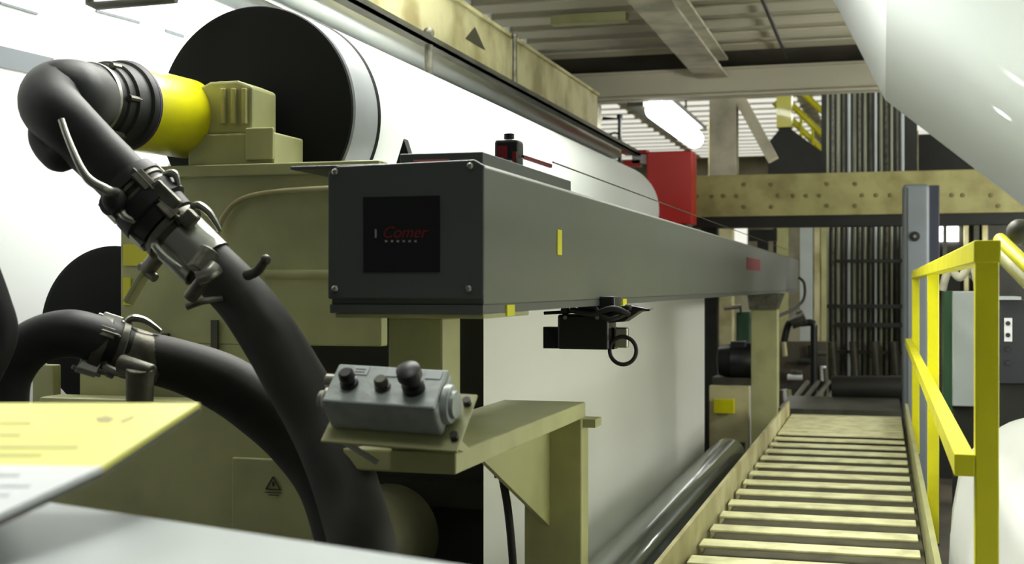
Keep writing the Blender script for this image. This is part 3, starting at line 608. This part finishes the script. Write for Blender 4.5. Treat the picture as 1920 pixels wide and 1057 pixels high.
m = MB(); m.prism([P1-dd*.35, P3, P3+bk*.7, P1-dd*.35+bk*.7], (0, 0, -.012)); o = m.build('machine_cover', COVER, None, bevel=.006, seg=3)
tag(o, 'satin white metal cover across the bottom left foreground', 'machine cover')

# ================================================================== WALKWAY
WY1 = 9.75
t = thing('walkway', (-.27, 5, -.0), 'steel grating walkway with pale tread bars leading away beside the web', 'walkway')
m = MB(); y = 2.89
while y < WY1-.05:
    m.box((-.655, y, -.012), (.13, y+.125, 0)); y += .31 if y < 8.3 else .17
m.build('tread_bars', BARL, t, bevel=.004)
m = MB(); m.box((-.66, 2.0, -.09), (.15, WY1, -.06)); m.build('under_pan', BARD, t)
m = MB(); m.box((-.68, 2.0, -.10), (-.665, WY1, .10)); m.box((-.70, 2.0, -.10), (-.665, WY1, -.085)); m.build('toe_board', CREAM_OLD, t)
m = MB(); m.box((.155, 2.0, -.10), (.175, WY1, .10)); m.build('toe_board', CREAM, t)
m = MB(); m.box((-.66, WY1-.02, -.1), (.15, WY1, .0)); m.build('end_bar', BARD, t)
m = MB()
for y in (2.4, 5.8, 9.4):
    for x in (-.6, .1): m.box((x-.03, y, FZ), (x+.03, y+.06, -.07))
m.build('leg', DARK, t)

# guard rail
ys = [at(1851, 600, X=.2).y, at(1750, 600, X=.2).y, at(1717, 600, X=.2).y]; rw = .045; TZr = 1.05
t = thing('guard_rail', (.2, ys[0], 0), 'yellow guard rail with square posts along the right side of the walkway', 'railing')
for i, y in enumerate(ys):
    m = MB(); m.box((.2-rw/2, y, -.1), (.2+rw/2, y+rw, TZr-.04)); m.build('post', YEL, t, bevel=.003)
m = MB(); m.box((.2-rw/2-.003, ys[0]-.005, TZr-.045), (.2+rw/2+.003, ys[2]+rw, TZr)); m.build('top_rail', YEL, t, bevel=.003)
m = MB(); m.box((.16-.022, ys[0]+.0, .60-.022), (.16+.017, ys[2]+rw+.05, .60+.022)); m.build('mid_rail', YEL, t, bevel=.002)
t = thing('stair_handrail', at(1900, 480, Y=3.4), 'worn yellow and grey sloping handrail right of the nearest yellow post', 'handrail')
m = MB(); m.cyl(at(1874, 448, Y=3.3), at(1990, 560, Y=3.0), .016, 14); m.build('rail', YEL, t, True)
m = MB(); m.cyl(at(1870, 468, Y=3.4), at(1990, 590, Y=3.1), .020, 14); m.cyl(at(1990, 590, Y=3.1), Vector((at(1990, 590, Y=3.1).x, at(1990, 590, Y=3.1).y, FZ)), .02, 12); m.build('stringer', CREAM, t, True)
m = MB(); m.sphere(at(1912, 435, Y=3.6), .035, 18); m.cyl(at(1912, 435, Y=3.6), at(1990, 470, Y=3.6), .03, 16); o = m.build('duct_elbow', DARKM, None, True); tag(o, 'grey rounded duct end above the sloping handrail at the right edge', 'duct')

# far leg of the beam
t = thing('beam_support', (-.9, yb, FZ), 'cream support leg under the far end of the scanner beam, beside the walkway end', 'stand')
m = MB(); x0 = at(1408, 700, Y=yb).x; x1 = at(1458, 700, Y=yb).x; m.box((x0, yb, FZ), (x1, yb+.15, .77)); m.build('leg', CREAM, t, bevel=.006)
m = MB(); m.box((x0-.08, yb-.08, FZ), (x1+.08, yb+.23, FZ+.03)); m.build('foot_plate', CREAM, t)

# ================================================================== FAR MACHINES
xb0 = at(1297, 360, Y=12).x; xb1 = 2.6
t = thing('bolted_beam', (0, 12, BZ0), 'wide cream cross beam studded with bolt heads, spanning the aisle', 'beam')
m = MB(); m.box((xb0, 12, BZ0), (xb1, 12.28, BZ1)); m.build('beam_body', OLIVE, t, bevel=.006)
for (x, y) in [(1307, 368), (1335, 368), (1357, 368), (1382, 368), (1396, 346), (1396, 388), (1447, 346), (1447, 388), (1460, 367), (1488, 367), (1512, 367), (1537, 367), (1551, 345), (1551, 386), (1604, 345), (1604, 386), (1617, 366), (1643, 366), (1670, 366), (1785, 366), (1805, 366), (1858, 366), (1872, 386)]:
    q = at(x, y, Y=12); m = MB(); m.lathe(q, (0, -1, 0), [(0, .019), (.010, .019), (.014, .012)], 10); m.build('bolt_head', BOLTM, t)
m = MB(); m.box((xb0, 12.05, BZ0-.1), (xb1, 12.25, BZ0)); m.build('lower_rail', DARK, t)
m = MB()
for x in (xb0+.12, xb1-.1): m.box((x-.08, 12.3, FZ), (x+.08, 12.45, BZ1-.05)); m.box((x-.06, 12.2, BZ0+.1), (x+.06, 12.32, BZ0+.2))
m.build('leg', DARK, t)
# red box at beam left end
t = thing('red_drive_guard', (at(1250, 350, Y=10.9).x, 11, BZ0), 'bright red guard box beyond the far end of the largest roll', 'guard')
m = MB(); m.bxp(1212, 283, 1297, 420, 10.9, .3); m.build('guard_box', REDP, t, bevel=.01)
m = MB(); m.bxp(1165, 281, 1212, 287, 10.95, .2); m.bxp(1168, 300, 1200, 312, 11.0, .1); m.build('guard_flange', REDP, t)
m = MB(); m.bxp(1185, 289, 1212, 306, 11.0, .1); m.build('side_panel', WLAB, t)
m = MB(); m.bxp(1225, 420, 1285, 900, 11.0, .12); m.build('stand_leg', DARK, t)
# hanging lamp
a = at(1222, 203, z=2.66); b = at(1308, 262, z=2.66)
t = thing('hanging_lamp', a, 'long glowing fluorescent lamp hanging between the two grey columns', 'lamp')
m = MB(); X_ = (a.x+b.x)/2
m.lathe((X_, a.y, 2.66), (0, 1, 0), [(0, .06), (.08, .105), (b.y-a.y-.08, .105), (b.y-a.y, .06)], 24); m.build('diffuser', GLOW, t, True)
m = MB(); m.box((X_-.26, a.y-.05, 2.68), (X_-.1, b.y+.1, 2.80)); m.box((X_-.2, a.y-.05, 2.77), (X_+.12, b.y+.1, 2.82)); m.build('housing', DARKM, t)
m = MB()
for y in (a.y+.4, b.y-.4): m.cyl((X_-.05, y, 2.82), (X_-.05, y, 7.0), .012, 8)
m.build('hanger', STEELD, t)
# skylights of the far hall
for i in range(19):
    for (xa_, xb_) in ((-12.5, -6.4), (-6.1, -2.0), (-1.6, 3.0)):
        m = MB(); m.box((xa_, 26.3+i, 5.45), (xb_, 26.9+i, 5.495)); struct(m.build('window_1', SKYL, None))
# pipes in front of the skylights
t = thing('pipe_bracket', at(1162, 230, Y=12.8), 'black pipe bracket standing left of the hanging lamp', 'bracket')
m = MB(); m.tube([at(1130, 222, Y=12.8), at(1162, 222, Y=12.8), at(1162, 900, Y=12.8)], .02, 10, 1); m.cyl(at(1162, 222, Y=12.8), at(1162, 215, Y=12.8), .03, 10); m.build('arm', BLACKP, t, True)
m = MB(); m.torus(at(1152, 262, Y=12.8), (0, 1, 0), .07, .012, 24); m.build('loop', DARKM, t, True)

# wall patches, ducts behind the beam
o = MB().box((at(1655, 220, Y=20).x, 20, at(1680, 245, Y=20).z), (at(1760, 220, Y=20).x, 20.2, at(1680, 190, Y=20).z)).build('glowing_wall_patch', SKYL, None); tag(o, 'bright pale panel just under the overhead web, right of the hanging tubes', 'panel')  # light wall patch; its brightness is glow put into the material
t = thing('stair_flight', at(1500, 230, Y=19), 'yellow railed staircase descending beyond the bolted beam', 'stairs')
for k, (a, b) in enumerate((((1455, 168), (1545, 255)), ((1452, 192), (1545, 285)), ((1490, 160), (1560, 225)))):
    m = MB(); m.cyl(at(*a, Y=19+k*.1), at(*b, Y=19+k*.1), .045, 10); m.build('handrail', YEL, t, True)
for k, x in enumerate((1462, 1480, 1502, 1524)):
    m = MB(); y_ = 172+(x-1455)*.95; m.cyl(at(x, y_, Y=19), at(x, y_+75, Y=19), .02, 8); m.build('baluster', YEL, t, True)
m = MB(); m.bxp(1456, 160, 1484, 238, 18.5, .3); m.build('landing_panel', YELD, t)
m = MB(); pp = [at(x, y, Y=18.6) for x, y in ((1470, 232), (1560, 298), (1560, 328), (1440, 328), (1440, 268))]; m.prism(pp, (0, .6, 0)); m.build('stringer', DARK, t)
m = MB(); m.bxp(1450, 320, 1468, 700, 18.8, .2); m.build('support_leg', DARK, t)
t = thing('tube_rack', at(1620, 600, Y=15.7), 'dark rack of slender vertical tubes tied by cross bars beyond the walkway end', 'rack')
k = 0
for x in range(1552, 1700, 10):
    Yt = 15.2+(k % 3)*.12; q = at(x, 500, Y=Yt); r = .014+.008*((k*7) % 3)/2
    m = MB(); m.cyl((q.x, Yt, -.55), (q.x, Yt, 3.4), r, 10); m.build('tube', (TEAL, STEELD, TEAL, DARKM, LGREY)[k % 5], t, True); k += 1
for (y, hh) in ((489, 6), (574, 7), (609, 8), (660, 5)):
    m = MB(); m.bxp(1565 if y != 574 else 1550, y-hh/2, 1700, y+hh/2, 15.1, .06); m.build('cross_bar', BLACKP, t)
m = MB(); m.bxp(1540, 100, 1720, 700, 15.9, .06); m.build('back_panel', DARK, t)
m = MB(); m.bxp(1538, 700, 1720, 860, 15.6, .06); m.build('base_panel', DARK, t)
for i, x in enumerate((1560, 1600, 1640, 1676)):
    m = MB(); m.cyl(at(x, 640, Y=15.0), at(x+6, 720, Y=15.0), .05, 12); m.build('roller_bracket', DARKM, t, True)
t = thing('reel_drum', at(1650, 722, Y=12.5), 'dark drum lying across the end of the walkway', 'roll')
m = MB(); m.cyl(at(1560, 728, Y=11.5), at(1720, 728, Y=11.5), .11, 28); m.build('drum', DARK, t, True)
m = MB(); q = at(1585, 728, Y=11.5); m.box((q.x-.05, 11.6, FZ), (q.x+.05, 11.7, q.z)); q2 = at(1700, 728, Y=11.5); m.box((q2.x-.05, 11.6, FZ), (q2.x+.05, 11.7, q2.z)); m.build('stand', DARKM, t)
t = thing('pipe_run', at(1500, 760, Y=11.6), 'oily pipes running away over the floor left of the dark drum', 'pipes')
for i, x in enumerate((1480, 1500, 1520, 1542)):
    m = MB(); m.cyl(at(x, 760, Y=11.6), at(x+34, 716, Y=12.7), .022, 12); m.build('pipe', DARKM if i % 2 else STEELD, t, True)
m = MB(); m.bxp(1460, 768, 1690, 900, 10.2, 1.2); o = m.build('drum_platform', DARKM, None); tag(o, 'dark stained platform just past the walkway end', 'platform')
# tall blue grey cabinet
yc = 10.6
t = thing('tall_cabinet', at(1725, 700, Y=yc), 'tall narrow blue-grey cabinet with rounded top at the walkway end', 'cabinet')
x0 = at(1692, 560, Y=yc).x; x1 = at(1743, 560, Y=yc).x; x2 = at(1762, 560, Y=yc).x; zt2 = at(1715, 345, Y=yc).z
m = MB(); m.box((x0, yc, FZ), (x1, yc+.25, zt2)); m.build('body', BLUEG, t, bevel=.03, seg=4)
m = MB(); m.box((x1-.005, yc+.03, FZ), (x2, yc+.25, zt2-.01)); m.build('side_channel', mat('dark_blue_channel', (52, 56, 70), .5), t, bevel=.006)
m = MB(); q = at(1715, 443, Y=yc); m.lathe(q, (0, -1, 0), [(0, .04), (.01, .04), (.012, .022), (.02, .02)], 20); m.build('lock', DARK, t)
m = MB(); m.lathe(q+Vector((0, -.012, 0)), (0, -1, 0), [(0, .016), (.012, .012)], 12); m.build('lock_core', STEEL, t)
m = MB(); m.bxp(1700, 352, 1703, 770, yc-.006, .01); m.build('door_gap', GREYD, t)
# cabinets on the right
t = thing('electrical_cabinet', at(1800, 650, Y=7.2), 'light grey electrical cabinet behind the nearest yellow post', 'cabinet')
m = MB(); m.bxp(1786, 546, 1850, 762, 7.2, .3); m.build('body', LGREY, t, bevel=.006)
m = MB(); m.bxp(1770, 546, 1786, 770, 7.25, .3); m.build('side_panel', GREEN, t)
q = at(1790, 762, Y=7.2); q2 = at(1845, 762, Y=7.2); m = MB(); m.box((q.x, 7.25, FZ), (q2.x, 7.45, q.z)); m.build('plinth', DARK, t)
t = thing('switch_cabinet', at(1900, 650, Y=6.6), 'black switch cabinet with a pale socket plate at the right edge', 'cabinet')
m = MB(); m.bxp(1868, 562, 1990, 720, 6.6, .3); m.build('body', mat('black_blue_enamel', (36, 38, 44), .5), t, bevel=.005)
m = MB(); m.bxp(1868, 556, 1915, 562, 6.55, .35); m.build('lid', LGREY, t)
m = MB(); m.bxp(1883, 596, 1898, 640, 6.59, .02); m.build('socket_plate', WLAB, t)
for y in (606, 628):
    m = MB(); q = at(1890, y, Y=6.588); m.lathe(q, (0, -1, 0), [(0, .011), (.004, .011)], 12); m.build('socket', BLACKP, t)
for y in (655, 680):
    m = MB(); q = at(1890, y, Y=6.6); m.lathe(q, (0, -1, 0), [(0, .014), (.012, .012)], 12); m.build('knob', RUBBERD, t)
q = at(1868, 720, Y=6.6); q2 = at(1985, 720, Y=6.6); m = MB(); m.box((q.x+.02, 6.65, FZ), (q2.x, 6.85, q.z)); m.build('plinth', DARK, t)
t = thing('machine_backplate', at(1850, 740, Y=14.4), 'dark machine panel with upright bars behind the yellow guard rail', 'machine panel')
m = MB(); m.bxp(1740, 405, 2000, 980, 14.4, .1); m.build('panel', DARK, t)
m = MB(); m.bxp(1742, 425, 1797, 452, 14.36, .04); m.build('window', GLOW, t, label='small bright window')
for x, mm, w_ in ((1808, CREAM_OLD, 8), (1842, CREAM_OLD, 10), (1826, DARKM, 10), (1768, DARKM, 8)):
    m = MB(); m.bxp(x, 408, x+w_, 560, 14.3, .1); m.build('upright_bar', mm, t)
t = thing('hose_bundle', at(1790, 530, Y=8.5), 'pale tangled hose lying on top of the light grey electrical cabinet', 'hose')
m = MB(); m.tube([at(1766, 545, Y=7.35), at(1780, 505, Y=7.35), at(1800, 520, Y=7.35), at(1822, 495, Y=7.35), at(1835, 540, Y=7.35)], .022, 10); m.tube([at(1770, 510, Y=7.4), at(1800, 498, Y=7.4), at(1830, 525, Y=7.4)], .016, 10); m.build('hose_pipe', CONC, t, True)

# middle clutter behind the beam end
t = thing('drive_motor', at(1372, 675, Y=11.4), 'black drive motor left of the far support leg', 'motor')
m = MB(); a = at(1345, 676, Y=11.3); b = at(1415, 676, Y=11.3); m.lathe(a, b-a, [(0, .07), (.02, .13), (.12, .15), (.125, .16), (.3, .16), (.36, .12)], 28); m.build('body', BLACKP, t, True)
m = MB(); m.bxp(1370, 640, 1398, 655, 11.2, .15); m.build('terminal_box', BLACKP, t, bevel=.006)
m = MB(); m.bxp(1335, 708, 1420, 722, 11.2, .3); m.bxp(1345, 720, 1372, 1000, 11.3, .2); m.build('stand', DARKM, t)
m = MB(); m.bxp(1338, 748, 1376, 775, 10.78, .1); o = m.build('yellow_block', YELD, None, bevel=.004); tag(o, 'small yellow block fixed to the pedestal beneath the black drive motor', 'block')
m = MB(); m.bxp(1330, 724, 1404, 1000, 10.9, .1); o = m.build('motor_pedestal', CREAM_OLD, None); tag(o, 'brownish pedestal panel below the black drive motor', 'pedestal')
for i, (x, mm, w_, y0, y1, lab) in enumerate(((1456, CREAM, 22, 420, 700, 'cream upright post right behind the scanner beam end'), (1500, LGREY, 24, 415, 640, 'pale bluish upright post beside the scanner beam end'), (1527, CREAM_OLD, 10, 415, 650, 'thin brownish post left of the tube rack'), (1540, CREAM, 9, 430, 660, 'thin cream post at the left side of the tube rack'))):
    m = MB(); q = at(x, 600, Y=14.4); q2 = at(x+w_, 600, Y=14.4); m.box((q.x, 14.4, FZ), (q2.x, 14.5, 1.75)); o = m.build('upright_post', mm, None); tag(o, lab, 'post')
m = MB(); m.bxp(1404, 430, 1456, 452, 14.2, .1); m.bxp(1420, 452, 1440, 800, 14.2, .08); o = m.build('black_panel', BLACKP, None); tag(o, 'small black panel above the far end of the scanner beam', 'panel')
m = MB(); m.bxp(1330, 418, 1400, 500, 22, .1); m_ = m.build('bright_panel', SKYL, None); m = MB(); m.bxp(1340, 500, 1360, 660, 22, .1); m.build('support_leg', CREAM_OLD, m_); tag(m_, 'bright wall opening glimpsed above the far part of the scanner beam', 'opening')
m = MB(); m.bxp(1380, 584, 1408, 655, 12.2, .2); m.bxp(1388, 655, 1402, 900, 12.22, .1); o = m.build('valve_block', GREEN, None, bevel=.02); tag(o, 'green valve block left of the far support leg', 'valve')
m = MB(); m.cyl(at(1358, 578, Y=12.1), at(1390, 574, Y=12.1), .02, 10); m.cyl(at(1388, 574, Y=12.1), at(1390, 590, Y=12.22), .012, 10); m.build('handle', STEEL, o, True, label='shiny steel handle')
t = thing('pipe_valve', at(1500, 610, Y=13), 'dark pipe with a bend and valve right of the far support leg', 'pipe')
m = MB(); m.tube([at(1470, 640, Y=13), at(1480, 605, Y=13), at(1500, 606, Y=13), at(1524, 606, Y=13), at(1526, 625, Y=13), at(1526, 690, Y=13), at(1526, 800, Y=13)], .035, 12, 4); m.build('bent_pipe', BLACKP, t, True)
m = MB(); m.cyl(at(1484, 606, Y=12.9), at(1510, 596, Y=12.9), .06, 16); m.sphere(at(1500, 588, Y=13), .04, 12); m.build('valve_body', DARKM, t, True)
m = MB(); m.bxp(1462, 640, 1550, 860, 13.6, .2); o = m.build('pump_skid', FLOORM, None); tag(o, 'brownish machine base behind the dark bent pipe', 'machine base')
rr = random.Random(3)
for k in range(14):
    x = rr.uniform(1464, 1546); y = rr.uniform(640, 745); m = MB()
    if k % 3: m.cyl(at(x, y, Y=13.5), at(x+rr.uniform(-4, 4), y+rr.uniform(18, 50), Y=13.5), rr.uniform(.02, .045), 12); nm = 'fitting'
    else: m.cyl(at(x, y, Y=13.45), at(x+rr.uniform(14, 30), y+rr.uniform(-6, 6), Y=13.45), rr.uniform(.02, .035), 12); nm = 'short_pipe'
    m.build(nm, (STEELD, CREAM_OLD, DARKM, WLAB, DARK)[k % 5], o, True)
m = MB(); m.bxp(1695, 245, 1722, 330, 18, .3); o = m.build('upright_column', CREAM_OLD, None); tag(o, 'pale column just above the bolted beam, under the overhead web', 'column')
m = MB(); m.bxp(1660, 250, 1900, 700, 18.6, .2); o = m.build('dark_bulkhead', DARK, None); tag(o, 'dark bulkhead behind the pale column under the overhead web', 'machine panel')
m = MB(); m.cyl((at(1455, 60, z=3.0).x, 7.5, 3.0), (at(1455, 60, z=3.0).x, 11.7, 3.0), .016, 8); o = m.build('ceiling_conduit', DARK, None); tag(o, 'thin dark conduit running along under the mezzanine ceiling', 'conduit')
m = MB(); m.box((at(1050, 55, z=3.0).x, 9.6, 2.98), (at(1190, 50, z=3.0).x, 9.72, 3.05)); o = m.build('ceiling_bracket', CREAM, None); tag(o, 'short cream bar fixed under the mezzanine ceiling, left of the girder', 'bar')
